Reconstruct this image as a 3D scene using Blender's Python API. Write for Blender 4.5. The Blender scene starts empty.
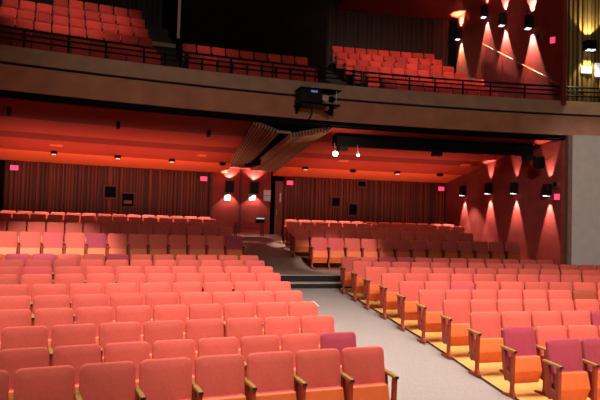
import bpy, bmesh, math, random
from mathutils import Matrix, Vector
random.seed(7)
C = bpy.context.scene.collection
PI = math.pi
D2R = PI / 180
# ------------------------------------------------------------------ frame
# The hall is laid out on arcs round one centre; CZ lifts everything so the front floor is z = 0.
AX, AY, CZ = 13.711, -25.515, 2.30


def P(th, R, z):
    a = th * D2R
    return Vector((AX + R * math.sin(a), AY + R * math.cos(a), z + CZ))


def interp(x, xs, ys):
    if x <= xs[0]: return ys[0] + (x - xs[0]) * (ys[1] - ys[0]) / (xs[1] - xs[0])
    for i in range(len(xs) - 1):
        if x <= xs[i + 1]:
            return ys[i] + (x - xs[i]) * (ys[i + 1] - ys[i]) / (xs[i + 1] - xs[i])
    return ys[-1]


# ------------------------------------------------------------------ materials
def new_mat(name):
    m = bpy.data.materials.new(name); m.use_nodes = True
    nt = m.node_tree; b = nt.nodes['Principled BSDF']
    return m, nt, b


def mat(name, col, rough=.6, var=.12, scale=8., metal=0., bump=0., bscale=200., stretch=(1, 1, 1), spec=.3, sheen=0., rand=0.):
    m, nt, b = new_mat(name)
    tc = nt.nodes.new('ShaderNodeTexCoord'); mp = nt.nodes.new('ShaderNodeMapping')
    mp.inputs['Scale'].default_value = stretch
    nt.links.new(tc.outputs['Object'], mp.inputs['Vector'])
    n = nt.nodes.new('ShaderNodeTexNoise'); n.inputs['Scale'].default_value = scale; n.inputs['Detail'].default_value = 4
    nt.links.new(mp.outputs['Vector'], n.inputs['Vector'])
    r = nt.nodes.new('ShaderNodeValToRGB')
    r.color_ramp.elements[0].position = .3; r.color_ramp.elements[1].position = .7
    r.color_ramp.elements[0].color = tuple(c * (1 - var) for c in col) + (1,)
    r.color_ramp.elements[1].color = tuple(min(1, c * (1 + var)) for c in col) + (1,)
    nt.links.new(n.outputs['Fac'], r.inputs['Fac'])
    out = r.outputs['Color']
    if rand:
        oi = nt.nodes.new('ShaderNodeObjectInfo'); hs = nt.nodes.new('ShaderNodeHueSaturation')
        mr = nt.nodes.new('ShaderNodeMapRange'); mr.inputs['To Min'].default_value = 1 - rand; mr.inputs['To Max'].default_value = 1 + rand
        nt.links.new(oi.outputs['Random'], mr.inputs['Value']); nt.links.new(mr.outputs['Result'], hs.inputs['Value'])
        nt.links.new(out, hs.inputs['Color']); out = hs.outputs['Color']
    nt.links.new(out, b.inputs['Base Color'])
    b.inputs['Roughness'].default_value = rough; b.inputs['Metallic'].default_value = metal
    b.inputs['Specular IOR Level'].default_value = spec
    if sheen:
        b.inputs['Sheen Weight'].default_value = sheen; b.inputs['Sheen Tint'].default_value = (1, .6, .5, 1)
    if bump:
        n2 = nt.nodes.new('ShaderNodeTexNoise'); n2.inputs['Scale'].default_value = bscale
        nt.links.new(mp.outputs['Vector'], n2.inputs['Vector'])
        bp = nt.nodes.new('ShaderNodeBump'); bp.inputs['Strength'].default_value = bump; bp.inputs['Distance'].default_value = .01
        nt.links.new(n2.outputs['Fac'], bp.inputs['Height']); nt.links.new(bp.outputs['Normal'], b.inputs['Normal'])
    return m


def glow(name, col, s):
    m, nt, b = new_mat(name)
    b.inputs['Base Color'].default_value = col + (1,)
    b.inputs['Emission Color'].default_value = col + (1,); b.inputs['Emission Strength'].default_value = s
    return m


M = {}
M['red'] = mat('salmon_fabric', (.64, .105, .074), .75, .06, 30, bump=.25, bscale=350, sheen=.12, rand=.08)
M['rose'] = mat('rose_fabric', (.62, .085, .088), .75, .06, 30, bump=.25, bscale=350, sheen=.12, rand=.05)
M['purple'] = mat('plum_fabric', (.40, .045, .075), .75, .08, 30, bump=.25, bscale=350, sheen=.15, rand=.08)
M['brown'] = mat('brown_fabric', (.36, .07, .03), .75, .08, 30, bump=.25, bscale=350, sheen=.1)
M['orange'] = mat('orange_seat_shell', (.72, .14, .035), .45, .06, 12, spec=.4, rand=.08)
M['stand'] = mat('red_brown_enamel', (.30, .048, .022), .45, .1, 10)
M['arm'] = mat('brass_edged_wood', (.36, .20, .05), .4, .25, 20, stretch=(6, 1, 1), spec=.5)
M['dark_tip'] = mat('dark_end_cap', (.03, .022, .015), .5)
M['balcony_red'] = mat('balcony_fabric', (.68, .055, .04), .75, .08, 20, sheen=.05, rand=.25)
M['tape'] = mat('white_tape', (.75, .85, .8), .6)
M['carpet'] = mat('mauve_grey_carpet', (.30, .25, .23), .95, .15, 45, bump=.6, bscale=120, spec=.05)
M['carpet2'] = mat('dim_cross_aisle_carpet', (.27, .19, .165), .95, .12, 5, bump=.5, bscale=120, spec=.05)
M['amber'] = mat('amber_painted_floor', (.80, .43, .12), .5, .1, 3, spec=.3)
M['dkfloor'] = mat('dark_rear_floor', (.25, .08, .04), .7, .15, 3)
M['black'] = mat('black_paint', (.006, .005, .005), .8, .2, 6, spec=.05)
M['blackm'] = mat('black_metal', (.007, .006, .006), .5, .2, 6, spec=.15)
M['riser'] = mat('dark_rubber_riser', (.02, .012, .012), .6)
M['nosing'] = mat('pale_step_nosing', (.42, .33, .28), .8)
M['fascia_top'] = mat('tan_concrete', (.42, .275, .20), .85, .14, 2.2, bump=.3, bscale=40, spec=.1)
M['fascia_low'] = mat('rust_concrete', (.44, .215, .135), .85, .14, 2.0, bump=.3, bscale=40, spec=.1)
M['groove'] = mat('dark_groove', (.02, .008, .006), .8)
M['pillar'] = mat('grey_concrete_plaster', (.50, .435, .40), .9, .06, 3, bump=.3, bscale=30, spec=.1)
M['pillar_edge'] = mat('brown_column_edge', (.22, .11, .08), .8)
M['ceil_a'] = mat('red_ceiling_shaded', (.21, .02, .012), .7, .06, 1.2, spec=.15)  # ceiling red with shade put into the colour
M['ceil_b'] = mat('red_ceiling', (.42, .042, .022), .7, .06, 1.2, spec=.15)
M['ceil_c'] = mat('red_ceiling_lit', (1., .145, .05), .7, .05, 1.2, spec=.15)  # ceiling red with the light near the rear wall put into the colour
M['wall_red'] = mat('red_plaster', (.215, .034, .029), .75, .15, 2.5, bump=.25, bscale=14, spec=.15)
M['wall_dark'] = mat('dark_red_panel', (.28, .05, .042), .7, .1, 2, spec=.2)
M['soffit'] = mat('slatted_wood', (.24, .085, .05), .6, .4, 2., stretch=(1, 1, 1))
M['gold'] = mat('gold_rail', (.25, .13, .045), .35, .1, 10, metal=.3)
M['wood_door'] = mat('brown_door', (.22, .06, .035), .5, .2, 3, stretch=(6, 6, .5))
M['paper'] = mat('white_paper', (.75, .76, .74), .8, .03)
M['notice'] = mat('pale_blue_notice', (.20, .40, .46), .8, .03)
M['booth'] = mat('dark_booth_panel', (.010, .005, .004), .8, .3, 4, spec=.05)
M['grey_step'] = mat('grey_step', (.20, .19, .19), .9, .1)
M['shaded_grey_step'] = mat('shaded_grey_step', (.05, .035, .03), .9, .1)  # grey steps darkened in the colour to stand for shade
M['sill'] = mat('tan_sill', (.34, .24, .17), .8, .1)
M['glass'] = mat('dark_port_glass', (.004, .004, .005), .7, .1, spec=.05)
M['dkwood'] = mat('dark_frame', (.13, .032, .02), .6)
M['bulb'] = glow('lit_bulb', (1., .78, .6), 30.)
M['lens'] = glow('lit_lens', (.95, .97, 1.), 1.6)
M['exit'] = glow('exit_pink', (1., .07, .17), 1.0)
M['display'] = glow('pale_display', (.45, .75, .85), .7)
M['downlens'] = glow('dim_downlight_lens', (1., .66, .5), .7)
M['vent'] = mat('pink_vent', (.52, .13, .09), .6, .1)
M['chrome'] = mat('pale_metal', (.6, .5, .45), .3, .1, metal=.6)


def slat_material(name, a, b_, s):
    m, nt, b = new_mat(name)
    at = nt.nodes.new('ShaderNodeAttribute'); at.attribute_name = 'tone'
    r = nt.nodes.new('ShaderNodeValToRGB')
    r.color_ramp.elements[0].color = a + (1,); r.color_ramp.elements[1].color = b_ + (1,)
    nt.links.new(at.outputs['Fac'], r.inputs['Fac'])
    tc = nt.nodes.new('ShaderNodeTexCoord'); mp = nt.nodes.new('ShaderNodeMapping'); mp.inputs['Scale'].default_value = (6, 6, .35)
    n = nt.nodes.new('ShaderNodeTexNoise'); n.inputs['Scale'].default_value = s
    nt.links.new(tc.outputs['Object'], mp.inputs['Vector']); nt.links.new(mp.outputs['Vector'], n.inputs['Vector'])
    mx = nt.nodes.new('ShaderNodeMixRGB'); mx.blend_type = 'MULTIPLY'; mx.inputs['Fac'].default_value = .5
    nt.links.new(r.outputs['Color'], mx.inputs[1]); nt.links.new(n.outputs['Fac'], mx.inputs[2])
    nt.links.new(mx.outputs['Color'], b.inputs['Base Color']); b.inputs['Roughness'].default_value = .55
    b.inputs['Specular IOR Level'].default_value = .25
    return m


M['slat'] = slat_material('brown_red_slats', (.06, .011, .006), (.30, .052, .024), 3)
M['slat_gold'] = slat_material('honey_slats', (.05, .03, .012), (.60, .40, .14), 3)
M['slat_dark'] = slat_material('dark_slats', (.012, .005, .004), (.06, .022, .013), 3)


# ------------------------------------------------------------------ object helpers
def link(name, me, parent=None):
    o = bpy.data.objects.new(name, me); C.objects.link(o)
    if parent is not None: o.parent = parent
    return o


def mesh_from(bm, name, mats, smooth=False):
    bmesh.ops.recalc_face_normals(bm, faces=bm.faces)
    me = bpy.data.meshes.new(name); bm.to_mesh(me); bm.free()
    for m in (mats if isinstance(mats, (list, tuple)) else [mats]): me.materials.append(m)
    if smooth:
        for p in me.polygons: p.use_smooth = True
    return me


def obj(name, bm, mats, parent=None, smooth=False):
    return link(name, mesh_from(bm, name, mats, smooth), parent)


def tag(o, label=None, cat=None, group=None, kind=None):
    if label: o['label'] = label
    if cat: o['category'] = cat
    if group: o['group'] = group
    if kind: o['kind'] = kind
    return o


def empty(name, loc, rz=0, label=None, cat=None, group=None):
    o = bpy.data.objects.new(name, None); C.objects.link(o); o.empty_display_size = .2
    o.location = loc; o.rotation_euler = (0, 0, rz)
    return tag(o, label, cat, group)


def struct(name, bm, mats, label=None, smooth=False):
    o = obj(name, bm, mats, None, smooth)
    return tag(o, label, None, None, 'structure')


def add_box(bm, x0, x1, y0, y1, z0, z1, mi=0, mtx=None, bev=0.):
    vs = [bm.verts.new((x, y, z)) for x in (x0, x1) for y in (y0, y1) for z in (z0, z1)]
    q = [(0, 1, 3, 2), (4, 6, 7, 5), (0, 4, 5, 1), (2, 3, 7, 6), (0, 2, 6, 4), (1, 5, 7, 3)]
    fs = [bm.faces.new([vs[i] for i in f]) for f in q]
    for f in fs: f.material_index = mi
    if bev:
        es = list({e for f in fs for e in f.edges})
        r = bmesh.ops.bevel(bm, geom=es, offset=bev, segments=2, profile=.5, affect='EDGES')
        for f in r['faces']: f.material_index = mi
        vs = list({v for f in r['faces'] for v in f.verts} | {v for v in vs if v.is_valid})
    if mtx is not None: bmesh.ops.transform(bm, matrix=mtx, verts=vs)
    return vs


def add_prism(bm, poly, x0, x1, mi=0, bev=0.):
    """closed polygon of (y, z) pulled along x"""
    a = [bm.verts.new((x0, y, z)) for y, z in poly]; b = [bm.verts.new((x1, y, z)) for y, z in poly]
    n = len(poly); fs = [bm.faces.new(a), bm.faces.new(list(reversed(b)))]
    for i in range(n): fs.append(bm.faces.new([a[i], b[i], b[(i + 1) % n], a[(i + 1) % n]]))
    for f in fs: f.material_index = mi
    if bev:
        es = list({e for f in fs for e in f.edges})
        r = bmesh.ops.bevel(bm, geom=es, offset=bev, segments=2, profile=.5, affect='EDGES')
        for f in r['faces']: f.material_index = mi


def add_tube(bm, pts, r, n=8, mi=0):
    rings = []
    for i, p in enumerate(pts):
        p = Vector(p)
        d = (Vector(pts[min(i + 1, len(pts) - 1)]) - Vector(pts[max(i - 1, 0)])).normalized()
        u = d.cross(Vector((0, 0, 1)))
        if u.length < 1e-4: u = Vector((1, 0, 0))
        u.normalize(); v = u.cross(d)
        rings.append([bm.verts.new(p + u * (r * math.cos(2 * PI * k / n)) + v * (r * math.sin(2 * PI * k / n))) for k in range(n)])
    for a, b in zip(rings, rings[1:]):
        for k in range(n):
            f = bm.faces.new([a[k], a[(k + 1) % n], b[(k + 1) % n], b[k]]); f.material_index = mi
    for rg in (rings[0], list(reversed(rings[-1]))):
        f = bm.faces.new(rg); f.material_index = mi


def add_cyl(bm, r0, r1, z0, z1, n=16, mi=0, mtx=None):
    a = [bm.verts.new((r0 * math.cos(2 * PI * k / n), r0 * math.sin(2 * PI * k / n), z0)) for k in range(n)]
    b = [bm.verts.new((r1 * math.cos(2 * PI * k / n), r1 * math.sin(2 * PI * k / n), z1)) for k in range(n)]
    fs = [bm.faces.new(list(reversed(a))), bm.faces.new(b)]
    for k in range(n): fs.append(bm.faces.new([a[k], a[(k + 1) % n], b[(k + 1) % n], b[k]]))
    for f in fs: f.material_index = mi
    if mtx is not None: bmesh.ops.transform(bm, matrix=mtx, verts=a + b)


def add_sweep(bm, prof, t0, t1, step=.5, close=True, mi=None):
    """profile of (R, z) turned about the hall centre from angle t0 to t1; t0/t1 may be functions of R"""
    f0 = t0 if callable(t0) else (lambda R: t0); f1 = t1 if callable(t1) else (lambda R: t1)
    span = max(abs(f1(R) - f0(R)) for R, z in prof); n = max(1, int(math.ceil(span / step)))
    rings = []
    for i in range(n + 1):
        rings.append([bm.verts.new(P(f0(R) + (f1(R) - f0(R)) * i / n, R, z)) for R, z in prof])
    m = len(prof); rng = range(m if close else m - 1)
    for a, b in zip(rings, rings[1:]):
        for k in rng:
            f = bm.faces.new([a[k], a[(k + 1) % m], b[(k + 1) % m], b[k]])
            if mi: f.material_index = mi[k]
    if close and m > 2:
        bm.faces.new(rings[0]); bm.faces.new(list(reversed(rings[-1])))


def ring_box(R0, R1, z0, z1): return [(R0, z0), (R1, z0), (R1, z1), (R0, z1)]


def slat_wall(name, R, t0, t1, z0, z1, m, wmin=.06, wmax=.16, depth=.05, seed=1, backing=.12, label=None):
    rnd = random.Random(seed); bm = bmesh.new()
    lay = bm.faces.layers.float.new('tone')
    t = t0; dark = True
    while t < t1:
        w = rnd.uniform(wmin, wmax); dt = w / R / D2R; e = min(t + dt, t1)
        d = rnd.uniform(.3, 1) * depth if not dark else 0
        tone = rnd.uniform(.35, 1) if not dark else rnd.uniform(0, .25)
        vs = [bm.verts.new(P(a, r, z)) for a in (t, e) for r in (R - d, R + backing) for z in (z0, z1)]
        q = [(0, 1, 3, 2), (4, 6, 7, 5), (0, 4, 5, 1), (2, 3, 7, 6), (0, 2, 6, 4), (1, 5, 7, 3)]
        for f in q:
            g = bm.faces.new([vs[i] for i in f]); g[lay] = tone
        t = e + (1e-5); dark = (not dark) if rnd.random() < .85 else dark
    return struct(name, bm, m, label)


# ------------------------------------------------------------------ seating data (row radius, height of the back top, aisle seat angles, seat pitch)
RS = [35.2436, 36.1965, 37.1519, 38.1078, 39.0624, 40.0184, 40.9782, 41.9377, 42.8989, 43.8576, 46.8382, 48.5, 49.8, 51.1, 52.3]
HS = [-1.3691, -1.3675, -1.2927, -1.2166, -1.1476, -1.0754, -.9925, -.9261, -.8547, -.7872, -.3721, -.115, -.015, .13, .215]
OL = [-21.588, -21.371, -21.197, -20.965, -20.82, -20.656, -20.465, -20.275, -20.11, -19.945, -19.538, -19.40, -19.45, -19.40, -19.36]
OR = [-16.966, -16.924, -16.816, -16.745, -16.674, -16.59, -16.549, -16.513, -16.453, -16.374, -16.262, -16.38, -16.1, -15.85, -15.6]
SL = [.5611, .5313, .5515, .528, .5482, .5724, .5465, .5671, .52, .5271, .5543, .51, .515, .52, .52]
SR = [.5488, .5463, .5667, .5341, .5596, .5821, .5588, .576, .5273, .5232, .5501, .55, .55, .56, .56]
NL = [8, 8, 9, 9, 9, 9, 10, 11, 12, 13, 13, 15, 16, 17, 17]
NR = [3, 4, 5, 6, 8, 9, 10, 12, 14, 12, 13, 12, 12, 13, 13]
BACK_H = .93
FR = RS[:10] + [44.45, 44.451, 44.80, 44.801, 46.84, 48.5, 49.8, 51.1, 52.3, 53.3, 56]
FZ = [h - BACK_H for h in HS[:10]] + [-1.68, -1.54, -1.53, -1.35, -1.302, -1.045, -.945, -.80, -.715, -.48, -.46]
FZ[0] = -2.36 + 0.06


def floor_z(R): return interp(R, FR, FZ)


# ------------------------------------------------------------------ floor
def aisle_l(R): return interp(R, [33, 36.17, 44.3, 46.8, 53.9], [-21.7, -21.0, -19.55, -19.15, -18.9])
def aisle_r(R): return interp(R, [33, 35.9, 38.9, 44.3, 46.8, 52.5, 54], [-17.75, -17.33, -16.86, -16.50, -16.55, -15.9, -15.5])


front_prof = [(R, floor_z(R)) for R in [33.0] + RS[:10] + [44.449]]
bm = bmesh.new()
add_sweep(bm, front_prof, aisle_l, aisle_r, close=False)
struct('floor', bm, M['carpet'])
bm = bmesh.new()
add_sweep(bm, front_prof, -34, aisle_l, close=False)
struct('floor_front_left', bm, M['amber'])
bm = bmesh.new()
add_sweep(bm, front_prof, aisle_r, -1, close=False)
struct('floor_front_right', bm, M['amber'])
bm = bmesh.new()
edge = [(R, z + .012) for R, z in front_prof]
add_sweep(bm, edge, lambda R: aisle_r(R) - .045 * 40 / R, lambda R: aisle_r(R) + .03 * 40 / R, close=False)
struct('trim_1', bm, M['riser'])
# the two steps up to the cross aisle
bm = bmesh.new()
add_sweep(bm, [(44.449, -1.69), (44.449, -1.545), (44.80, -1.535), (44.80, -1.352)], -34, -1, close=False, mi=[0, 1, 0])
add_sweep(bm, ring_box(44.435, 44.47, -1.56, -1.535), -34, -1, mi=[1] * 4)
add_sweep(bm, ring_box(44.785, 44.82, -1.372, -1.346), -34, -1, mi=[1] * 4)
struct('aisle_steps', bm, [M['riser'], M['nosing']], 'two dark carpeted steps across the aisle')
bm = bmesh.new()
add_sweep(bm, [(44.80, -1.352), (46.2, -1.318)], -34, -1, close=False)
add_sweep(bm, [(46.2, -1.318), (46.84, -1.302), (48.5, -1.045), (49.8, -.945), (51.1, -.8), (52.3, -.715), (53.2, -.52), (54.6, -.47)], aisle_l, aisle_r, close=False)
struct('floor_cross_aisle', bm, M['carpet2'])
tier = [(46.25, -1.33), (46.25, -1.302), (47.35, -1.302), (47.35, -1.045), (49.0, -1.045), (49.0, -.945), (50.3, -.945), (50.3, -.8), (51.6, -.8), (51.6, -.715), (54.4, -.7)]
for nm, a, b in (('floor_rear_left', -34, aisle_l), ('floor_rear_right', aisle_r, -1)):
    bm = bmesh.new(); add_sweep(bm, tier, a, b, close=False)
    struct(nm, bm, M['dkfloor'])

# ------------------------------------------------------------------ seats
def slab(bm, w, h, t, r, mi=0, puff=.012):
    """upright cushion, width w, height h from z=0, front at y=-t; rounded upper corners"""
    pts = []
    r2 = .03
    for cx, cz, rr, a0 in ((w / 2 - r, h - r, r, 0), (-w / 2 + r, h - r, r, 90), (-w / 2 + r2, r2, r2, 180), (w / 2 - r2, r2, r2, 270)):
        for k in range(5):
            a = (a0 + 22.5 * k) * D2R; pts.append((cx + rr * math.cos(a), cz + rr * math.sin(a)))
    loops = []
    cz = h / 2
    for y, s in ((0, .93), (-.012, 1), (-t + .02, 1), (-t + .006, .975), (-t, .93), (-t - puff, .6)):
        loops.append([bm.verts.new((x - (1 - s) * x * (1 if s > .9 else 1), y, cz + (z - cz) * s)) for x, z in pts])
    n = len(pts)
    for a, b in zip(loops, loops[1:]):
        for k in range(n):
            f = bm.faces.new([a[k], a[(k + 1) % n], b[(k + 1) % n], b[k]]); f.material_index = mi
    for lp in (loops[0], loops[-1]):
        f = bm.faces.new(lp); f.material_index = mi
    return [v for lp in loops for v in lp]


BACK_TILT = Matrix.Translation((0, -.10, .37)) @ Matrix.Rotation(-9 * D2R, 4, 'X')


def bm_back(mi=0):
    bm = bmesh.new(); vs = slab(bm, .508, .565, .075, .062, mi)
    bmesh.ops.transform(bm, matrix=BACK_TILT, verts=vs)
    return bm


def bm_shell(mi=0):      # rear shell behind the cushion
    bm = bmesh.new(); vs = slab(bm, .49, .60, .02, .045, mi, .0)
    bmesh.ops.transform(bm, matrix=Matrix.Translation((0, -.078, .30)) @ Matrix.Rotation(-9 * D2R, 4, 'X'), verts=vs)
    return bm


def bm_cushion(mi=0):
    bm = bmesh.new(); add_prism(bm, [(-.125, .548), (-.216, .538), (-.268, .345), (-.195, .195), (-.125, .26)], -.235, .235, mi, .015)
    return bm


def bm_pan(mi=0):
    bm = bmesh.new(); add_prism(bm, [(-.214, .545), (-.236, .53), (-.290, .345), (-.208, .165), (-.192, .178), (-.266, .345)], -.232, .232, mi, .006)
    return bm


def bm_arm(x, mi=0, mt=1):
    bm = bmesh.new()
    T = Matrix.Translation((x, -.02, .665)) @ Matrix.Rotation(4 * D2R, 4, 'X')
    add_box(bm, -.025, .025, -.335, .0, -.022, .014, mi, T, .008)
    add_box(bm, -.023, .023, -.345, -.33, -.020, .010, mt, T)
    return bm


def bm_stand(x, mi=0):
    bm = bmesh.new()
    def leg(p, w=.022):
        add_prism(bm, p, x - w, x + w, mi)
    leg([(-.335, .635), (-.285, .645), (-.265, .10), (-.25, .03), (-.36, .03), (-.315, .10)])
    leg([(-.37, .03), (-.37, 0), (-.08, 0), (-.08, .025), (-.25, .04)], .022)
    leg([(-.12, .645), (-.055, .650), (-.10, .30), (-.145, .20), (-.175, .22)], .018)
    leg([(-.30, .30), (-.12, .36), (-.12, .24), (-.30, .19)], .014)
    return bm


ME = {}
for k in ('red', 'rose', 'purple', 'brown'):
    ME['back_' + k] = mesh_from(bm_back(), 'backrest_' + k, M[k], True)
    ME['cush_' + k] = mesh_from(bm_cushion(), 'cushion_' + k, M[k])
ME['shell'] = mesh_from(bm_shell(), 'back_shell', M['stand'])
ME['pan'] = mesh_from(bm_pan(), 'seat_pan', M['orange'])
HX = .268
ME['arm'] = mesh_from(bm_arm(-HX), 'armrest', [M['arm'], M['dark_tip']])
ME['stand'] = mesh_from(bm_stand(-HX), 'standard', M['stand'])
ME['arm2'] = mesh_from(bm_arm(HX), 'armrest_end', [M['arm'], M['dark_tip']])
ME['stand2'] = mesh_from(bm_stand(HX), 'standard_end', M['stand'])


def bm_short_back(mi=0):  # pad cut short so a dark band below it stands in for shade
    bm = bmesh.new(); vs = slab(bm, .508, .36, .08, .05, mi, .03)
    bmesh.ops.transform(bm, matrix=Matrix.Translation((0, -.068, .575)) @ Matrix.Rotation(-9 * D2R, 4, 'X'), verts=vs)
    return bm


def merged_seat(name, fabric, short=False):
    bm = bmesh.new()
    parts = [(bm_short_back() if short else bm_back(), 0), (bm_cushion(), 0), (bm_pan(), 1), (bm_stand(-HX), 2), (bm_arm(-HX, 2, 2), 2)]
    if short: parts.append((bm_shell(), 2))  # dark shell paints the shade between balcony rows
    for b, mi in parts:
        tmp = bpy.data.meshes.new('t'); b.to_mesh(tmp); b.free()
        n0 = len(bm.faces); bm.from_mesh(tmp); bm.faces.ensure_lookup_table()
        for f in bm.faces[n0:]: f.material_index = mi
        bpy.data.meshes.remove(tmp)
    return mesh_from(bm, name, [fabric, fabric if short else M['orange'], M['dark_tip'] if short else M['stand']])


ME['rear_red'] = merged_seat('rear_seat_mesh', M['red'])
ME['rear_purple'] = merged_seat('rear_seat_mesh_plum', M['purple'])
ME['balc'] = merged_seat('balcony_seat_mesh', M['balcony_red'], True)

ORD = ['', 'second', 'third', 'fourth', 'fifth', 'sixth', 'seventh', 'eighth', 'ninth', 'tenth', 'eleventh', 'twelfth', 'thirteenth',
       'fourteenth', 'fifteenth', 'sixteenth', 'seventeenth', 'eighteenth']
ROWN = ['front row'] + [o + ' row' for o in ORD[1:]]
special = {('L', 1, 0): 'purple', ('L', 8, 0): 'rose', ('L', 7, 8): 'rose', ('L', 9, 6): 'purple', ('L', 9, 9): 'purple', ('L', 9, 10): 'purple',
           ('L', 10, 7): 'purple', ('L', 10, 0): 'purple', ('R', 0, 0): 'purple', ('R', 0, 1): 'purple', ('R', 0, 2): 'purple', ('R', 1, 0): 'purple',
           ('R', 2, 4): 'purple', ('R', 4, 6): 'brown', ('R', 5, 2): 'rose', ('R', 6, 7): 'rose', ('R', 9, 2): 'purple', ('R', 9, 3): 'purple',
           ('R', 10, 0): 'rose', ('R', 10, 1): 'rose', ('L', 10, 9): 'rose'}
pink_cushion = {('L', 0, 1): 'rose'}
WORD = {'red': 'salmon red', 'rose': 'rose pink', 'purple': 'plum purple', 'brown': 'rusty brown'}

proto = {}
def part_copy(key, name, parent):
    if key not in proto:
        proto[key] = link(name, ME[key], parent); return proto[key]
    c = proto[key].copy(); C.objects.link(c); c.parent = parent; c.name = name
    return c


def place_seat(side, i, k):
    R, H = RS[i], HS[i]
    S = (SL if side == 'L' else SR)[i]; dt = S / R / D2R
    th = OL[i] - k * dt if side == 'L' else OR[i] + k * dt
    col = special.get((side, i, k), 'red')
    sd = 'left' if side == 'L' else 'right'
    where = ('at the aisle end' if k == 0 else ORD[k] + ' from the aisle')
    if i < 10:
        lab = f'{WORD[col]} theatre seat {where} in the {ROWN[i]}, {sd} front block'; grp = f'seats of the {sd} front block'
    else:
        lab = f'{WORD[col]} theatre seat {where} in the {ROWN[i - 10]}, {sd} block under balcony'
        grp = f'seats of the {sd} block under the balcony'
    loc = P(th, R, H - BACK_H)
    if i <= 10:
        t = empty('theater_seat', loc, -th * D2R, lab, 'seat', grp)
        t.scale = (S / .55, 1, 1)
        part_copy('back_' + col, 'backrest', t)
        cc = pink_cushion.get((side, i, k), col)
        cu = part_copy('cush_' + cc, 'seat_cushion', t)
        pn = part_copy('pan', 'seat_pan', cu)
        part_copy('arm', 'armrest', t); part_copy('stand', 'standard', t)
        if (side == 'L' and k == 0):
            part_copy('arm2', 'armrest', t); part_copy('stand2', 'standard', t)
        if (side, i, k) == ('L', 3, 0):
            bm = bmesh.new(); add_prism(bm, [(-.082, .0), (-.0, .0), (-.0, .012), (-.082, .012)], .0, .13)
            bmesh.ops.rotate(bm, verts=bm.verts, cent=(.065, 0, 0), matrix=Matrix.Rotation(38 * D2R, 3, 'Y'))
            bmesh.ops.translate(bm, verts=bm.verts, vec=(.150, .005, .522))
            bmesh.ops.transform(bm, matrix=BACK_TILT, verts=bm.verts)
            tag(obj('paper_tag', bm, M['tape'], t), 'white tag on the top corner')
    else:
        t = link('theater_seat', ME['rear_purple' if col == 'purple' else 'rear_red'])
        t.location = loc; t.rotation_euler = (0, 0, -th * D2R); t.scale = (S / .55, 1, 1)
        tag(t, lab, 'seat', grp)
    return t


for i in range(15):
    for k in range(NL[i]): place_seat('L', i, k)
    for k in range(NR[i]): place_seat('R', i, k)

# ------------------------------------------------------------------ walls under the balcony
slat_wall('wall_back_left', 54.0, -26.9, -18.76, -.75, 2.35, M['slat'], .03, .09, seed=3, label='brown red slatted wood wall')
slat_wall('wall_back_right', 54.0, -15.5, -7.45, -.75, 2.35, M['slat'], .03, .09, seed=5)
bm = bmesh.new(); add_sweep(bm, ring_box(54.02, 54.15, -.8, 2.6), -34, -26.9); struct('wall_far_left', bm, M['black'])
bm = bmesh.new(); add_sweep(bm, ring_box(54.0, 54.15, -.8, 2.6), -18.76, -16.08)
struct('wall_doorway', bm, M['wall_dark'])
bm = bmesh.new()
add_sweep(bm, ring_box(53.94, 54.0, -.47, 2.3), -18.80, -18.70)
add_sweep(bm, ring_box(53.94, 54.0, -.47, 2.3), -17.52, -17.40)
struct('trim_2', bm, M['dkwood'])
bm = bmesh.new(); add_sweep(bm, ring_box(53.90, 54.0, -.50, -.42), -18.3, -15.5); struct('baseboard_doorway', bm, M['chrome'])
bm = bmesh.new(); add_sweep(bm, ring_box(54.3, 54.5, -.5, 2.5), -16.1, -15.4); struct('wall_vestibule', bm, M['black'])
# door standing in its dark frame
bm = bmesh.new(); add_sweep(bm, ring_box(54.0, 54.06, -.46, 1.85), -15.86, -15.52); d1 = struct('door_1', bm, M['wood_door'])
bm = bmesh.new(); add_sweep(bm, ring_box(53.95, 54.0, .42, .62), -15.80, -15.78); obj('door_handle', bm, M['chrome'], d1)
bm = bmesh.new(); add_sweep(bm, ring_box(53.98, 54.0, .95, 1.35), -15.66, -15.60); obj('door_sign', bm, M['chrome'], d1)
# control room ports
for n, (th, z, w, h) in enumerate(((-22.96, 1.08, .42, .42), (-22.25, .80, .44, .50), (-13.05, 1.05, .36, .36), (-12.22, .75, .36, .46), (-11.82, 1.88, .34, .22))):
    dt = w / 2 / 54 / D2R
    bm = bmesh.new()
    for a, b, z0, z1 in ((-dt - .06, -dt, z - h / 2 - .06, z + h / 2 + .06), (dt, dt + .06, z - h / 2 - .06, z + h / 2 + .06), (-dt, dt, z + h / 2, z + h / 2 + .06), (-dt, dt, z - h / 2 - .06, z - h / 2)):
        add_sweep(bm, ring_box(53.86, 54.02, z0, z1), th + a, th + b)
    w_ = struct(f'window_{n + 1}', bm, M['dkwood'])
    bm = bmesh.new(); add_sweep(bm, ring_box(53.91, 54.0, z - h / 2, z + h / 2), th - dt, th + dt); obj('pane', bm, M['glass'], w_)
    if n == 1:
        bm = bmesh.new(); add_sweep(bm, ring_box(53.89, 53.91, z - h * .3, z - .02), th - dt * .7, th + dt * .7); obj('blind', bm, M['wood_door'], w_)

# right side wall, lower storey: plain red plaster from column back to the slatted wall
WA, WB = Vector((8.78, 20.82)), Vector((6.50, 28.15))


def wall_frame(A, B):
    u = (B - A).normalized(); n = Vector((-u.y, u.x))
    if n.dot(-A) < 0: n = -n                      # towards the room
    return u, n


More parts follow.
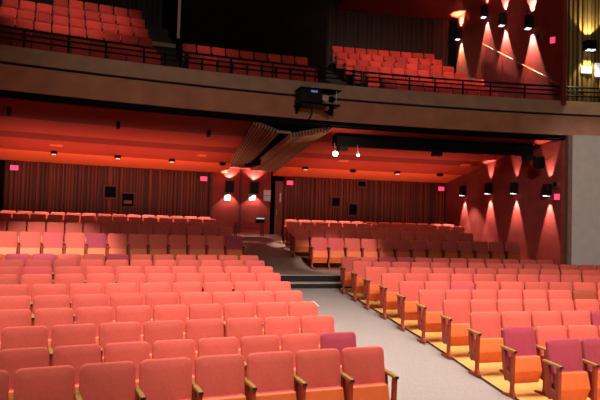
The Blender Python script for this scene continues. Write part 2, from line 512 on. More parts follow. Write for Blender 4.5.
def wall_box(name, A, B, z0, z1, th, m, s0=None, s1=None):
    u, n = wall_frame(A, B); L = (B - A).length
    s0 = 0 if s0 is None else s0; s1 = L if s1 is None else s1
    bm = bmesh.new()
    vs = []
    N = 12
    c = [(A + u * (s0 + (s1 - s0) * i / N)) for i in range(N + 1)]
    rings = [[bm.verts.new((p.x, p.y, z0 + CZ)), bm.verts.new((p.x, p.y, z1 + CZ)), bm.verts.new((p.x - n.x * th, p.y - n.y * th, z1 + CZ)), bm.verts.new((p.x - n.x * th, p.y - n.y * th, z0 + CZ))] for p in c]
    for a, b in zip(rings, rings[1:]):
        for k in range(4): bm.faces.new([a[k], a[(k + 1) % 4], b[(k + 1) % 4], b[k]])
    bm.faces.new(rings[0]); bm.faces.new(list(reversed(rings[-1])))
    return struct(name, bm, m)


wall_box('wall_right_lower', WA, WB, -1.5, 3.1, .15, M['wall_red'], .14, None)
# dark passage and red return between the side wall and the column
bm = bmesh.new(); add_sweep(bm, ring_box(48.6, 48.75, -1.5, 3.2), -6.3, -4.2); struct('wall_right_passage', bm, M['black'])
bm = bmesh.new(); add_sweep(bm, ring_box(47.25, 47.4, .95, 3.2), -6.22, -5.75); struct('wall_right_return', bm, M['wall_red'])
# concrete column
bm = bmesh.new(); add_sweep(bm, ring_box(46.68, 47.25, -1.6, 3.30), -5.66, -3.2, .3)
struct('column', bm, M['pillar'], 'grey plastered concrete column')
bm = bmesh.new(); add_sweep(bm, ring_box(46.70, 47.2, -1.6, 3.30), -5.83, -5.665, .3)
struct('trim_3', bm, M['pillar_edge'])

# ------------------------------------------------------------------ balcony front and ceiling below it
bm = bmesh.new()
add_sweep(bm, [(46.70, 3.28), (46.70, 3.91), (46.90, 3.91), (46.90, 3.28)], -36, 2)
struct('balcony_front_lower_band', bm, M['fascia_low'])
bm = bmesh.new()
add_sweep(bm, [(46.76, 4.02), (46.84, 4.47), (47.1, 4.47), (47.1, 4.0)], -36, 2)
struct('balcony_front_upper_band', bm, M['fascia_top'])
bm = bmesh.new()
add_sweep(bm, ring_box(46.84, 46.95, 3.90, 4.03), -36, 2)
struct('trim_4', bm, M['groove'])
bm = bmesh.new()
add_sweep(bm, [(46.68, 3.905), (46.68, 3.93), (46.82, 3.93), (46.82, 3.905)], -36, 2)
struct('trim_5', bm, M['fascia_top'])
bm = bmesh.new()
add_sweep(bm, ring_box(46.78, 47.35, 3.165, 3.279), -36, -5.9)
add_sweep(bm, ring_box(46.95, 47.02, 3.12, 3.165), -36, -5.9)
struct('trim_6', bm, M['black'])
# ducts along the ledge
bm = bmesh.new()
for t in range(-34, -6):
    add_sweep(bm, ring_box(46.82, 46.92, 3.10, 3.165), t, t + .12)
struct('trim_7', bm, M['black'])

CP = [(47.0, 3.17), (49.2, 2.94), (50.6, 2.715), (51.3, 2.60), (52.55, 2.33)]


def wedge_l(R): return interp(R, [47., 53.5], [-18.75, -18.10])
def wedge_r(R): return interp(R, [47., 49.3, 50.4, 53.5], [-15.85, -15.85, -15.9, -16.0])
def side_r(R): return interp(R, [47, 54], [-6.05, -7.45])


def ceiling_set(tag_, a, b):  # band colours carry light and shade across the red ceiling
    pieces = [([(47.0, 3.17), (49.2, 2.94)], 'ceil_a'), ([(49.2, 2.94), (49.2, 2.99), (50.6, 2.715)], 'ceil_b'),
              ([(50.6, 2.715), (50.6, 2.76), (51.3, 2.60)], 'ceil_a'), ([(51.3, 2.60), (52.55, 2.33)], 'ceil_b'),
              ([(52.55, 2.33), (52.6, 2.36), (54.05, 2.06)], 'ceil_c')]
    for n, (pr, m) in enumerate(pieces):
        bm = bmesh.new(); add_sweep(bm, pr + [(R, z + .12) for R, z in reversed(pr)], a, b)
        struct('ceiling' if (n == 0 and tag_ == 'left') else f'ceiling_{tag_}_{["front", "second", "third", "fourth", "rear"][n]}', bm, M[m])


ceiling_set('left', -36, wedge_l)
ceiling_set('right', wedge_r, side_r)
bm = bmesh.new(); add_sweep(bm, ring_box(47.0, 54.6, 3.6, 3.7), -36, -4); struct('ceiling_void', bm, M['black'])

# slatted wood soffit folding down over the centre aisle
def soffit(name, cs, n, seed, label):
    """cs: four corners front-left, front-right, back-left, back-right (th, R, z)"""
    fl, fr, bl, br = [Vector(P(*c)) for c in cs]; rnd = random.Random(seed)
    bm = bmesh.new(); lay = bm.faces.layers.float.new('tone')
    nrm = (bl - fl).cross(fr - fl).normalized()
    if nrm.z > 0: nrm = -nrm
    for i in range(n * 2):
        a, b = (i // 2 + (0 if i % 2 == 0 else .36)) / n, (i // 2 + (.36 if i % 2 == 0 else 1)) / n
        d = .05 if i % 2 == 0 else 0
        tone = rnd.uniform(.55, 1) if i % 2 == 0 else .12
        fa, fb, ba, bb = fl.lerp(fr, a), fl.lerp(fr, b), bl.lerp(br, a), bl.lerp(br, b)
        sag = lambda p, s: p - Vector((0, 0, .16 * s * s))
        q = [fa, fb, bb, ba]
        top = [bm.verts.new(p - nrm * .12) for p in q]; bot = [bm.verts.new(p + nrm * d) for p in q]
        for vs in (top, list(reversed(bot))): bm.faces.new(vs)[lay] = tone
        for j in range(4): bm.faces.new([top[j], bot[j], bot[(j + 1) % 4], top[(j + 1) % 4]])[lay] = tone
    return struct(name, bm, M['slat_soffit'], label)


M['slat_soffit'] = slat_material('soffit_slats', (.10, .025, .014), (.62, .33, .20), 2)
soffit('soffit_left', [(-18.85, 47.05, 3.08), (-17.85, 47.05, 2.80), (-18.2, 53.6, 2.24), (-17.5, 51.8, 2.40)], 9, 1, 'slatted wood soffit left of the slot')
soffit('soffit_right', [(-17.28, 47.3, 2.78), (-15.75, 47.1, 3.08), (-17.12, 53.6, 2.24), (-15.95, 53.6, 2.22)], 13, 2, 'slatted wood soffit right of the slot')
bm = bmesh.new(); add_sweep(bm, [(46.98, 2.82), (46.98, 2.90), (47.08, 2.92), (47.08, 2.84)], -17.95, -17.40)
struct('trim_8', bm, M['sill'])
bm = bmesh.new(); add_sweep(bm, ring_box(51.6, 52.9, 2.26, 2.46), -17.55, -17.18); struct('trim_9', bm, M['black'])
bm = bmesh.new(); add_sweep(bm, ring_box(53.0, 53.98, 2.28, 2.36), -18.6, -15.6); struct('ceiling_doorway', bm, M['wall_dark'])


# ------------------------------------------------------------------ fixtures
def lamp_spot(name, loc, target, power, angle, blend, col, rad=.03):
    l = bpy.data.lights.new(name, 'SPOT'); l.energy = power; l.spot_size = angle * D2R; l.spot_blend = blend
    l.color = col; l.shadow_soft_size = rad
    o = bpy.data.objects.new(name, l); C.objects.link(o); o.location = loc
    d = (Vector(target) - Vector(loc)).normalized(); o.rotation_euler = d.to_track_quat('-Z', 'Y').to_euler()
    return o


def sconce(loc, rz, label, group, pd=90, pu=50, ad=52, au=52, gain=10, lens='lens', col=(1, .62, .5), h=.42, w=.26, d=.22, blend=.35, off=.12):
    """black up-and-down wall light; local -y looks into the room"""
    s = empty('wall_sconce', loc, rz, label, 'wall light', group)
    bm = bmesh.new(); add_box(bm, -w / 2, w / 2, -d, -.03, -h / 2, h / 2, 0, None, .015); obj('housing', bm, M['blackm'], s)
    bm = bmesh.new(); add_box(bm, -.05, .05, -.03, 0, -.06, .06, 0); obj('wall_bracket', bm, M['blackm'], s)
    bm = bmesh.new(); add_box(bm, -w * .36, -w * .06, -d - .004, -d * .35, -h / 2 - .012, -h / 2 + .02, 0)
    add_box(bm, w * .06, w * .36, -d - .004, -d * .35, -h / 2 - .012, -h / 2 + .02, 0); obj('lamp_lens', bm, M[lens], s)
    R = Matrix.Rotation(rz, 3, 'Z'); b = Vector(loc)
    for sg, pw, an in ((-1, pd, ad), (1, pu, au)):
        if pw:
            q = b + R @ Vector((0, -off, sg * (h / 2 + .03)))
            lamp_spot('sconce_beam', q, q + R @ Vector((0, .10, sg)), pw * gain, an, blend, col)
    return s


uR, nR = wall_frame(WA, WB)
rzR = math.atan2(nR.y, nR.x) + PI / 2
for n, (s, z, lab) in enumerate(((6.0, 1.66, 'black wall light farthest back on the lower red side wall'), (4.15, 1.66, 'second black wall light from the back, lower red side wall'),
                                 (2.5, 1.60, 'third black wall light from the back, lower red side wall'), (.68, 1.45, 'black wall light beside the exit sign on the lower red side wall'))):
    p = WA + uR * s
    sconce((p.x, p.y, z + CZ), rzR, lab, 'wall lights of the lower side wall', pd=(60, 80, 80, 80)[n], pu=(0, 22, 14, 28)[n], ad=40, au=46, off=.12, gain=11)
for th, lab in ((-17.97, 'black wall light left of the doorway post, under the balcony'), (-16.85, 'black wall light right of the doorway post, under the balcony')):
    sconce(P(th, 54.0, 1.52), -th * D2R, lab, 'wall lights by the centre doorway', pd=12, pu=17, ad=100, au=104, h=.46, w=.34, off=.14, gain=6, lens='black', col=(1, .55, .45), blend=.25)


def flat_box(name, loc, rz, w, h, d, m, label, cat, group=None, parts=None, front=None):
    t = empty(name, loc, rz, label, cat, group)
    bm = bmesh.new(); add_box(bm, -w / 2, w / 2, -d, 0, -h / 2, h / 2, 0, None, min(.01, d / 4)); obj(parts or 'housing', bm, m, t)
    if front is not None:
        bm = bmesh.new(); add_box(bm, -w / 2 + .02, w / 2 - .02, -d - .006, -d + .002, -h / 2 + .02, h / 2 - .02); obj('face', bm, front, t)
    return t


ex = [(-26.58, 54., 1.795, 'pink glowing exit sign at the far left of the slatted wall'), (-19.12, 54., 1.777, 'pink glowing exit sign left of the centre doorway lights'),
      (-15.245, 54., 1.784, 'pink glowing exit sign just right of the brown door'), (-7.95, 54., 1.80, 'pink glowing exit sign at the right end of the slatted wall')]
for th, R, z, lab in ex:
    flat_box('exit_sign', P(th, R - .08, z), -th * D2R, .31, .22, .08, M['dkwood'], lab, 'exit sign', 'exit signs', front=M['exit'])
p = WA + uR * .3
flat_box('exit_sign', (p.x, p.y, 1.2 + CZ), rzR + .55, .22, .24, .08, M['dkwood'], 'pink glowing exit sign on the lower red side wall by the column', 'exit sign', 'exit signs', front=M['exit'])

flat_box('paper_notice', P(-18.04, 53.99, 1.06), 18 * D2R, .28, .28, .012, M['notice'], 'pale lit notice under the left doorway light', 'notice', parts='sheet')
flat_box('paper_notice', P(-16.93, 53.99, 1.12), 17 * D2R, .28, .28, .012, M['notice'], 'pale lit notice under the right doorway light', 'notice', parts='sheet')
flat_box('paper_notice', P(-16.24, 53.99, 1.33), 16.2 * D2R, .30, .22, .012, M['paper'], 'upper of two small notices beside the doorway', 'notice', parts='sheet')
flat_box('paper_notice', P(-16.24, 53.99, 1.09), 16.2 * D2R, .30, .22, .012, M['paper'], 'lower of two small notices beside the doorway', 'notice', parts='sheet')

# usher table with a small display by the doorway
t = empty('usher_table', P(-17.2, 53.2, -.50), 17.2 * D2R, 'tall dark table beside the centre doorway', 'table')
bm = bmesh.new(); add_box(bm, -.60, .62, -.2, .2, .50, .55); obj('table_top', bm, M['wall_dark'], t)
for x in (-.55, .55):
    for y in (-.16, .16):
        bm = bmesh.new(); add_box(bm, x - .022, x + .022, y - .022, y + .022, 0, .50); obj('leg', bm, M['dkwood'], t)
t = empty('ticket_box', P(-16.72, 53.2, .05), 16.7 * D2R, 'dark box with a pale blue display on the table', 'box')
bm = bmesh.new(); add_box(bm, -.16, .16, -.13, .13, 0, .16, 0, None, .01); obj('housing', bm, M['blackm'], t)
bm = bmesh.new(); add_box(bm, -.14, .14, -.14, .10, .16, .20, 0, Matrix.Rotation(0 * D2R, 4, 'X')); obj('display', bm, M['display'], t)

# ceiling fixtures
dl = [(50, -25.27, 'farthest left along the orange ceiling band', 1), (112, -22.9, 'second from the left along the orange ceiling band', 1), (168, -20.75, 'third from the left along the orange ceiling band', 1),
      (220, -18.62, 'unlit, next to the slatted soffit on the left', 0), (300, -14.95, 'first right of the slatted soffit', 1), (349, -12.75, 'unlit, second right of the slatted soffit', 0),
      (396, -10.65, 'third right of the slatted soffit', 1), (440, -8.6, 'unlit, farthest right along the orange band', 0)]
for px, th, lab, lit in dl:
    t = empty('downlight', P(th, 52.45, 2.27), -th * D2R, 'small black downlight ' + lab, 'ceiling light', 'downlights on the ceiling under the balcony')
    bm = bmesh.new(); add_box(bm, -.105, .105, -.11, .11, -.02, .06, 0, None, .01); obj('housing', bm, M['blackm'], t)
    bm = bmesh.new(); add_box(bm, -.07, .07, -.114, .04, -.04, -.018, 0); obj('lens', bm, M['downlens'] if lit else M['black'], t)
for th, R, z, lab in ((-27.05, 48.2, 3.0, 'farthest left on the ceiling'), (-23.45, 48.6, 2.95, 'second from the left on the ceiling'), (-20.1, 48.7, 2.94, 'left of the slatted soffit')):
    t = empty('ceiling_speaker', P(th, R, z), -th * D2R, 'small black speaker ' + lab, 'speaker', 'small speakers on the ceiling under the balcony')
    bm = bmesh.new(); add_box(bm, -.055, .055, -.08, .08, -.15, .03, 0, Matrix.Rotation(-20 * D2R, 4, 'X'), .01); obj('housing', bm, M['blackm'], t)
    bm = bmesh.new(); add_tube(bm, [(0, 0, .0), (0, 0, .10)], .012); obj('stem', bm, M['blackm'], t)
for th, R, w, lab in ((-25.25, 51.75, .42, 'pink ceiling vent above the far left downlight'), (-19.65, 51.75, .34, 'pink ceiling vent left of the slatted soffit'),
                      (-13.55, 51.4, .40, 'pink ceiling vent behind the two bright lamps'), (-7.95, 51.2, .40, 'pink ceiling vent near the right side wall')):
    z = interp(R, [c[0] for c in CP], [c[1] for c in CP])
    t = empty('ceiling_vent', P(th, R, z), -th * D2R, lab, 'vent', 'vents in the ceiling under the balcony')
    T = Matrix.Rotation(-11.5 * D2R, 4, 'X')
    bm = bmesh.new(); add_box(bm, -w / 2, w / 2, -.13, .13, -.012, .02, 0, T); obj('frame', bm, M['vent'], t)
    bm = bmesh.new()
    for j in range(4): add_box(bm, -w / 2 + .03, w / 2 - .03, -.10 + .055 * j, -.07 + .055 * j, -.018, -.010, 0, T)
    obj('louvre', bm, M['ceil_c'], t)

# long black baffle box hung under the ceiling on the right
t = empty('acoustic_baffle', P(-11, 47.9, 2.8), 11 * D2R, 'long black baffle box hung under the right ceiling', 'baffle')
def child_world(name, bm, m, par):
    bmesh.ops.transform(bm, matrix=par.matrix_basis.inverted(), verts=bm.verts)
    return obj(name, bm, m, par)
bm = bmesh.new(); add_sweep(bm, [(47.65, 2.64), (47.65, 2.98), (47.75, 3.06), (48.2, 3.0), (48.2, 2.70)], -15.25, -6.75); child_world('box', bm, M['black'], t)
for th in (-15.0, -10.95, -6.95):
    bm = bmesh.new(); add_sweep(bm, ring_box(47.62, 47.9, 2.50, 2.66), th - .18, th + .18); child_world('end_block', bm, M['blackm'], t)
for th in (-14.8, -12.4, -9.6, -7.2):
    bm = bmesh.new(); add_sweep(bm, ring_box(47.8, 47.84, 2.95, 3.14), th - .03, th + .03); child_world('hanger', bm, M['blackm'], t)
# two small bright lamps
for th, R, lab, r, e in ((-15.45, 47.35, 'brighter round lamp under the left end of the black baffle', .085, 34), (-14.5, 47.35, 'smaller bright lamp under the black baffle', .045, 12)):
    t = empty('spot_lamp', P(th, R, 2.34), -th * D2R, lab, 'lamp', 'small bright lamps under the black baffle')
    bm = bmesh.new(); bmesh.ops.create_icosphere(bm, subdivisions=2, radius=r); obj('bulb', bm, M['bulb'], t, True)
    bm = bmesh.new(); add_cyl(bm, .075, .03, .0, .11, 12); add_tube(bm, [(0, 0, .10), (0, .12, .34)], .012, 6); obj('holder', bm, M['chrome'], t)
    l = bpy.data.lights.new('lamp_light', 'POINT'); l.energy = e; l.color = (1, .7, .5); l.shadow_soft_size = .06
    lo = bpy.data.objects.new('lamp_light', l); C.objects.link(lo); lo.location = P(th, R - .15, 2.28)
# tilted loudspeaker
t = empty('loudspeaker', P(-6.95, 46.95, 2.36), 4 * D2R, 'black loudspeaker tilted under the ceiling beside the column', 'speaker')
T = Matrix.Rotation(-10 * D2R, 4, 'Y') @ Matrix.Rotation(15 * D2R, 4, 'X')
bm = bmesh.new(); add_box(bm, -.15, .15, -.15, .15, -.20, .20, 0, T, .02); obj('cabinet', bm, M['blackm'], t)
bm = bmesh.new(); add_box(bm, -.13, .13, -.158, -.148, -.18, .18, 0, T); obj('grille', bm, M['black'], t)
bm = bmesh.new(); add_tube(bm, [(.14, .05, .02), (.38, .05, .16), (.58, .0, .34)], .022); obj('bracket', bm, M['gold'], t)  # gold tube added for a yellowish strip of spilled light

# projector on a shelf fixed to the balcony front
t = empty('projector', P(-16.68, 46.35, 3.62), 16.75 * D2R, 'black projector in an open cradle on the balcony front', 'projector')
bm = bmesh.new(); add_box(bm, -.62, .05, -.42, .12, .02, .42, 0, None, .02); obj('housing', bm, M['blackm'], t)
bm = bmesh.new(); add_box(bm, -.62, .62, -.45, .30, -.03, .02); obj('shelf', bm, M['black'], t)
bm = bmesh.new(); add_box(bm, -.62, .66, -.42, .25, .44, .47); obj('top_plate', bm, M['black'], t)
bm = bmesh.new(); add_cyl(bm, .105, .085, 0, .28, 20, 0, Matrix.Translation((.16, -.40, .19)) @ Matrix.Rotation(-90 * D2R, 4, 'X')); obj('lens', bm, M['pillar'], t, False)
bm = bmesh.new(); add_cyl(bm, .095, .095, 0, .10, 20, 0, Matrix.Translation((.36, -.42, .17)) @ Matrix.Rotation(-90 * D2R, 4, 'X')); obj('lens_hood', bm, M['black'], t)
bm = bmesh.new(); add_tube(bm, [(.52, -.35, .02), (.52, -.35, .44)], .012); obj('cradle_rod', bm, M['chrome'], t)
bm = bmesh.new(); add_tube(bm, [(.60, .1, .02), (.60, .1, .44)], .012); obj('cradle_rod', bm, M['chrome'], t)
bm = bmesh.new(); add_cyl(bm, .055, .055, 0, .16, 14, 0, Matrix.Translation((.24, -.40, -.10)) @ Matrix.Rotation(-90 * D2R, 4, 'X')); obj('small_lamp', bm, M['soffit'], t)
bm = bmesh.new(); add_prism(bm, [(-.40, -.03), (.30, -.03), (.30, -.10), (-.30, -.32)], .38, .44); obj('bracket', bm, M['black'], t)
bm = bmesh.new(); add_prism(bm, [(-.30, -.03), (.30, -.03), (.30, -.22)], -.56, -.50); obj('bracket', bm, M['black'], t)
bm = bmesh.new(); add_box(bm, -.30, -.10, -.428, -.415, .33, .39); obj('status_panel', bm, M['display_dim'] if 'display_dim' in M else glow('blue_status_light', (.25, .25, .7), .35), t)
bm = bmesh.new(); add_tube(bm, [(-.15, .0, -.03), (-.12, .0, -.2), (-.18, .02, -.38), (-.38, .1, -.52), (-.75, .2, -.58)], .025); obj('cable', bm, M['black'], t)

# ------------------------------------------------------------------ balcony seating
BR = [48.2, 49.1, 50.0, 51.0, 52.0, 53.0, 54.0, 55.0, 56.0]
BZL = [4.95, 5.35, 5.82, 6.38, 7.0, 7.65, 8.3, 8.95, 9.6]        # top of the seat backs, left and centre
BZR = [4.75, 5.15, 5.57, 6.05, 6.54, 7.05, 7.6, 8.13, 8.6]
bm = bmesh.new(); add_sweep(bm, [(47.1, 4.0), (47.1, 4.02), (54.6, 4.1), (54.6, 3.9)], -36, 2); struct('balcony_floor', bm, M['dkfloor'])


def tiers(name, BZ, a, b, n, m):
    pr = [(47.15, 4.02)]
    for i in range(n):
        r0 = BR[i] - .55; z = BZ[i] - BACK_H
        pr += [(r0, pr[-1][1]), (r0, z)]
    pr += [(58.0, pr[-1][1]), (58.0, 3.8), (47.15, 3.8)]
    bm = bmesh.new(); add_sweep(bm, pr, a, b); return struct(name, bm, m)


tiers('balcony_tier_left', BZL, -36, -21.95, 9, M['groove'])
tiers('balcony_tier_centre', BZL, -20.75, -14.6, 4, M['groove'])
def block_edge(R): return interp(R, [47, 50, 53, 58], [-12.35, -12.6, -13.25, -13.3])


tiers('balcony_tier_right', BZR, block_edge, -7.0, 8, M['groove'])
# stepped side aisles
def steps(name, BZ, a, b, n, m):
    pr = [(47.15, 4.2)]
    for i in range(n):
        for j in range(2):
            r0 = BR[i] - .6 + .5 * j; z = BZ[i] - BACK_H - .18 + .2 * j
            pr += [(r0, pr[-1][1]), (r0, z)]
    pr += [(58.0, pr[-1][1]), (58.0, 3.8), (47.15, 3.8)]
    bm = bmesh.new(); add_sweep(bm, pr, a, b); return struct(name, bm, m)


steps('balcony_steps_left', BZL, -21.95, -20.75, 8, M['shaded_grey_step'])
steps('balcony_steps_centre', BZR, -14.6, block_edge, 8, M['shaded_grey_step'])
steps('balcony_steps_right', BZR, -7.0, -5.9, 8, M['grey_step'])

bproto = []
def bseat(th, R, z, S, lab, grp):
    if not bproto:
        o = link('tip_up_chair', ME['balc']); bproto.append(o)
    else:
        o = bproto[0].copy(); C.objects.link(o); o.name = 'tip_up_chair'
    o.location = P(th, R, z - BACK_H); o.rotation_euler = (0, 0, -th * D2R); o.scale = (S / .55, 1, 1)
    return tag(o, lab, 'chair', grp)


for i in (1, 2, 3, 4, 5, 6):
    S = .55; dt = S / BR[i] / D2R
    n = {1: 9, 2: 9, 3: 9, 4: 9, 5: 9, 6: 6}[i]
    for k in range(n):
        w = 'at the aisle end' if k == 0 else ORD[k] + ' from the aisle'
        bseat(-22.25 - k * dt, BR[i], BZL[i], S, f'red balcony chair {w} in the {ROWN[i - 1]}, left balcony block', 'seats of the left balcony block')
for i in (2, 3):
    S = .53; dt = S / BR[i] / D2R
    for k in range(9):
        w = 'at the left end' if k == 0 else ORD[k] + ' from the left end'
        bseat(-20.5 + k * dt, BR[i], BZL[i] - .02, S, f'red balcony chair {w} of the {ROWN[i - 2]}, centre balcony block', 'seats of the centre balcony block')
for i in range(1, 8):
    S = .55; dt = S / BR[i] / D2R
    n = {1: 7, 2: 8, 3: 9, 4: 9, 5: 9, 6: 9, 7: 9}[i]
    st = {1: -11.9, 2: -12.15, 3: -12.5, 4: -12.75, 5: -12.85, 6: -12.95, 7: -12.85}[i]
    for k in range(n):
        w = 'at the left end' if k == 0 else ORD[k] + ' from the left end'
        bseat(st + k * dt, BR[i], BZR[i], S, f'red balcony chair {w} of the {ROWN[i - 1]}, right balcony block', 'seats of the right balcony block')

# railings along the balcony front
def railing(a, b, label, posts):
    t = empty('balcony_railing', P(a, 46.95, 4.47), -a * D2R, label, 'railing', 'balcony railings')
    n = max(2, int((b - a) / .6))
    for z in (4.97, 4.83, 4.68):
        bm = bmesh.new(); add_tube(bm, [P(a + (b - a) * i / n, 46.95, z) for i in range(n + 1)], .034 if z > 4.9 else .027, 6); child_world('rail', bm, M['blackm'], t)
    for th in posts:
        bm = bmesh.new(); add_tube(bm, [P(th, 46.95, 4.46), P(th, 46.95, 4.98)], .030, 6); child_world('post', bm, M['blackm'], t)


railing(-30, -22.9, 'black three bar railing along the left balcony front', [-28.2, -26.75, -25.4, -24.2, -22.92])
railing(-22.88, -21.45, 'black railing across the foot of the left balcony steps', [-22.2, -21.47])
railing(-21.4, -14.6, 'black three bar railing along the centre balcony front', [-21.38, -19.8, -18.2, -16.5, -14.62])
railing(-14.55, -5.95, 'black three bar railing along the right balcony front', [-14.53, -12.6, -11.5, -10.3, -9.1, -7.6, -5.97])
railing(-5.9, 0, 'black railing in front of the honey slatted wall', [-5.88, -4.3, -2.5])

# ------------------------------------------------------------------ balcony walls
slat_wall('wall_balcony_left', 56.6, -30, -20.6, 6, 12.5, M['slat_dark'], seed=11)
bm = bmesh.new(); add_sweep(bm, ring_box(51.75, 51.95, 4.5, 12.5), -20.75, -14.35)
add_sweep(bm, ring_box(51.95, 57, 4.5, 12.5), -20.75, -20.55)
add_sweep(bm, ring_box(51.95, 57, 4.5, 12.5), -14.55, -14.35)
struct('wall_control_booth', bm, M['booth'])
bm = bmesh.new(); add_sweep(bm, ring_box(51.66, 51.78, 6.75, 12.5), -20.86, -20.75); struct('trim_10', bm, mat('pale_corner_strip', (.75, .5, .36), .6))
bm = bmesh.new(); add_sweep(bm, ring_box(52.5, 52.6, 6.6, 6.75), -21.95, -20.75); struct('trim_11', bm, M['sill'])
slat_wall('wall_balcony_right', 57.0, -14.4, -6.55, 4.5, 12.5, M['slat_dark'], seed=12)
VA, VB = Vector((8.74, 20.95)), Vector((7.60, 30.9))
wall_box('wall_right_upper', VA, VB, 4.3, 12.5, .15, M['wall_red'], 0, 6.6)
wall_box('wall_right_upper_rear', VA, VB, 4.3, 12.5, .05, M['wall_dark'], 6.6, None)
slat_wall('wall_right_slats', 47.05, -5.95, 1, 4.2, 11, M['slat_gold'], .035, .085, .05, seed=21)
# ceiling slab over the right balcony
bm = bmesh.new(); add_sweep(bm, ring_box(46.5, 57.2, 10.55, 10.75), -12.4, -5.0)
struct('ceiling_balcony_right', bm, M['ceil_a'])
bm = bmesh.new(); add_sweep(bm, ring_box(46.5, 57.2, 12.5, 12.7), -36, 1); struct('ceiling_upper', bm, M['black'])

uV, nV = wall_frame(VA, VB); rzV = math.atan2(nV.y, nV.x) + PI / 2
for s, z, lab, pd, pu in ((9.4, 9.55, 'black wall light in the back corner of the balcony', 70, 70), (6.3, 9.62, 'black wall light farthest back on the upper red wall', 80, 40),
                          (4.45, 8.66, 'middle black wall light on the upper red wall', 110, 70), (2.15, 7.82, 'black wall light above the gold handrail, nearest the slats', 130, 110)):
    p = VA + uV * s
    sconce((p.x, p.y, z + CZ), rzV, lab, 'wall lights of the upper red wall', pd=pd, pu=pu, ad=62, au=74, h=.52, w=.30, d=.26, off=.13, gain=13,
           col=(1, .62, .5) if s < 9 else (1, .8, .45))
sconce(P(-4.83, 47.0, 6.42), 4.8 * D2R, 'black wall light on the honey slatted wall', None, pd=45, pu=50, ad=76, au=84, gain=3, col=(1, .82, .42), h=.34, w=.40, d=.24, off=.22)
flat_box('paper_notice', P(-4.90, 46.99, 5.61), 4.9 * D2R, .38, .25, .015, glow('lit_notice', (.75, .83, .85), .6), 'left white notice under the light on the honey slats', 'notice', parts='sheet')  # sheet glows in place of lamplight falling on it
flat_box('paper_notice', P(-4.30, 46.99, 5.62), 4.3 * D2R, .38, .48, .015, glow('glowing_notice_b', (.70, .80, .88), .5), 'right white notice at the edge of the honey slats', 'notice', parts='sheet')  # glow here also stands in for light on the paper
p = VA + uV * .62
flat_box('exit_sign', (p.x, p.y, 6.67 + CZ), rzV + .7, .22, .26, .08, M['dkwood'], 'pink glowing exit sign on the upper red wall', 'exit sign', 'exit signs', front=M['exit'])
# gold handrail
a3 = VA + uV * .08 + nV * .08; b3 = VA + uV * 6.6 + nV * .08
t = empty('handrail', (a3.x, a3.y, 5.03 + CZ), 0, 'gold handrail sloping along the upper red wall', 'handrail')
bm = bmesh.new(); add_tube(bm, [(a3.x, a3.y, 5.03 + CZ), (b3.x, b3.y, 8.27 + CZ)], .028, 8); child_world('rail', bm, M['gold'], t)
for f in (.1, .4, .7, .95):
    q = a3.lerp(b3, f); z = 5.03 + (8.27 - 5.03) * f
    bm = bmesh.new(); add_tube(bm, [(q.x, q.y, z + CZ), (q.x - nV.x * .08, q.y - nV.y * .08, z - .08 + CZ)], .015, 6); child_world('bracket', bm, M['gold'], t)
# round wall ornaments / speakers beside the sconces
for A, u, n, s, z, rz, lab in ((VA, uV, nV, 1.55, 7.10, rzV, 'round dark wall speaker on the upper red wall'), (WA, uR, nR, .34, 1.62, rzR, 'round dark wall speaker beside the lower exit sign')):
    p = A + u * s
    t = empty('wall_speaker', (p.x, p.y, z + CZ), rz, lab, 'speaker')
    bm = bmesh.new(); add_cyl(bm, .17, .13, 0, .09, 20, 0, Matrix.Rotation(90 * D2R, 4, 'X')); obj('ring', bm, M['dkwood'], t)
    bm = bmesh.new(); add_cyl(bm, .10, .06, .085, .10, 20, 0, Matrix.Rotation(90 * D2R, 4, 'X')); obj('cone', bm, M['black'], t)

# ------------------------------------------------------------------ light
def area(name, loc, target, size, power, col, sy=None, spread=PI):
    l = bpy.data.lights.new(name, 'AREA'); l.energy = power; l.color = col; l.size = size
    if sy: l.shape = 'RECTANGLE'; l.size_y = sy
    l.spread = spread
    o = bpy.data.objects.new(name, l); C.objects.link(o); o.location = loc
    d = (Vector(target) - Vector(loc)).normalized(); o.rotation_euler = d.to_track_quat('-Z', 'Y').to_euler(); return o


W = (1, .90, .82)
for x in (-8, -3.5, 1, 5.5, 10):
    lamp_spot('stage_light', (x + 1.5, -2.5, 9.2 + CZ), (x * .85, 9.8, -1.3 + CZ), 4000, 34, .6, W, .35)
area('house_light', (1, 9.5, 8.5 + CZ), (1, 10.3, -1), 11, 650, (1, .88, .8), 5, 1.35)
lamp_spot('row_light_left', (-3, 2, 8.6 + CZ), P(-25.8, 46.5, -.95), 17000, 13, .55, W, .15)
lamp_spot('row_light_right', (4, 2, 8.6 + CZ), P(-15.4, 46.5, -.95), 14000, 8.5, .5, W, .15)
# seats under the balcony: downlights
for th, pw in ((-26.4, 300), (-24.7, 330), (-23.2, 200), (-21.6, 420), (-19.7, 420), (-15.0, 420), (-13.2, 420), (-8.0, 500)):
    lamp_spot('row_downlight', P(th, 52.0, 2.2), P(th, 51.5, -.7), pw * 1.7, 60, .4, (1, .80, .64), .06)
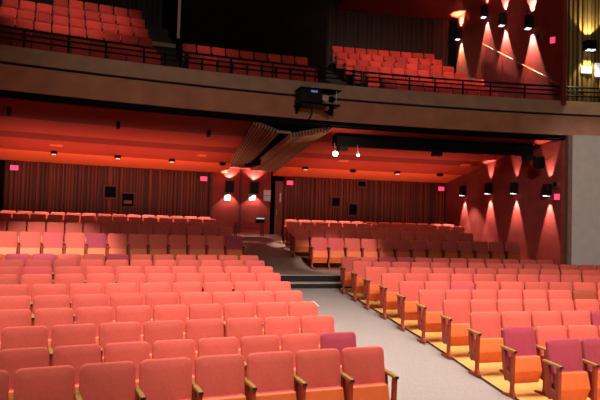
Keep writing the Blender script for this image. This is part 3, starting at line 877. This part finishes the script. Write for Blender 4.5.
# added lamps above the rear seats, standing in for bounce onto the ceiling
area('bounce_fill_left', P(-23.3, 51.0, .75), P(-23.3, 52.3, 3.4), 8, 105, (1, .6, .45), 2.6, 2.6)
area('bounce_fill_right', P(-11.9, 51.0, .75), P(-11.9, 52.3, 3.4), 6, 72, (1, .6, .45), 2.6, 2.6)
# balcony
lamp_spot('balcony_spot_left', P(-25.5, 46.5, 11.8), P(-25.2, 52.6, 7.2), 1050, 46, .7, (1, .75, .6), .15)
for th, pw in ((-11.9, 340), (-10.1, 350), (-8.4, 300)):
    lamp_spot('balcony_spot_right', P(th, 47.6, 10.3), P(th, 52.6, 6.6), pw, 88, 1, (1, .75, .6), .15)
lamp_spot('balcony_spot_centre', P(-19.5, 46.5, 11.5), P(-19.6, 50.6, 6.0), 300, 20, .8, (1, .75, .6), .15)
lamp_spot('column_fill', (3, 0, 6 + CZ), (10.0, 21, 1 + CZ), 6500, 17, .6, (1, .9, .84), .4)  # added fill lamp that brightens the column
lamp_spot('front_wash', (4, -4, 7 + CZ), P(-11, 46.7, 3.2), 2800, 70, .5, (1, .85, .74), .6)
area('upper_fill', P(-9.5, 50, 8.2), P(-9.5, 52.5, 10.8), 4, 14, (1, .5, .35), 3)  # added area lamp, imitates light bounced up to the balcony ceiling slab

w = bpy.data.worlds.new('World'); bpy.context.scene.world = w; w.use_nodes = True
w.node_tree.nodes['Background'].inputs['Color'].default_value = (.5, .32, .26, 1)
w.node_tree.nodes['Background'].inputs['Strength'].default_value = .006

# ------------------------------------------------------------------ camera
cam = bpy.data.cameras.new('Camera'); co = bpy.data.objects.new('Camera', cam); C.objects.link(co)
cam.sensor_width = 36; cam.lens = 626.43 * 36 / 600; cam.clip_end = 200; cam.clip_start = .05
co.matrix_world = Matrix.Translation((0, 0, CZ)) @ Matrix.Rotation(PI / 2 + .0404, 4, 'X') @ Matrix.Rotation(.02806, 4, 'Z')
sc = bpy.context.scene; sc.camera = co
sc.view_settings.view_transform = 'Standard'; sc.view_settings.look = 'None'; sc.view_settings.exposure = 0
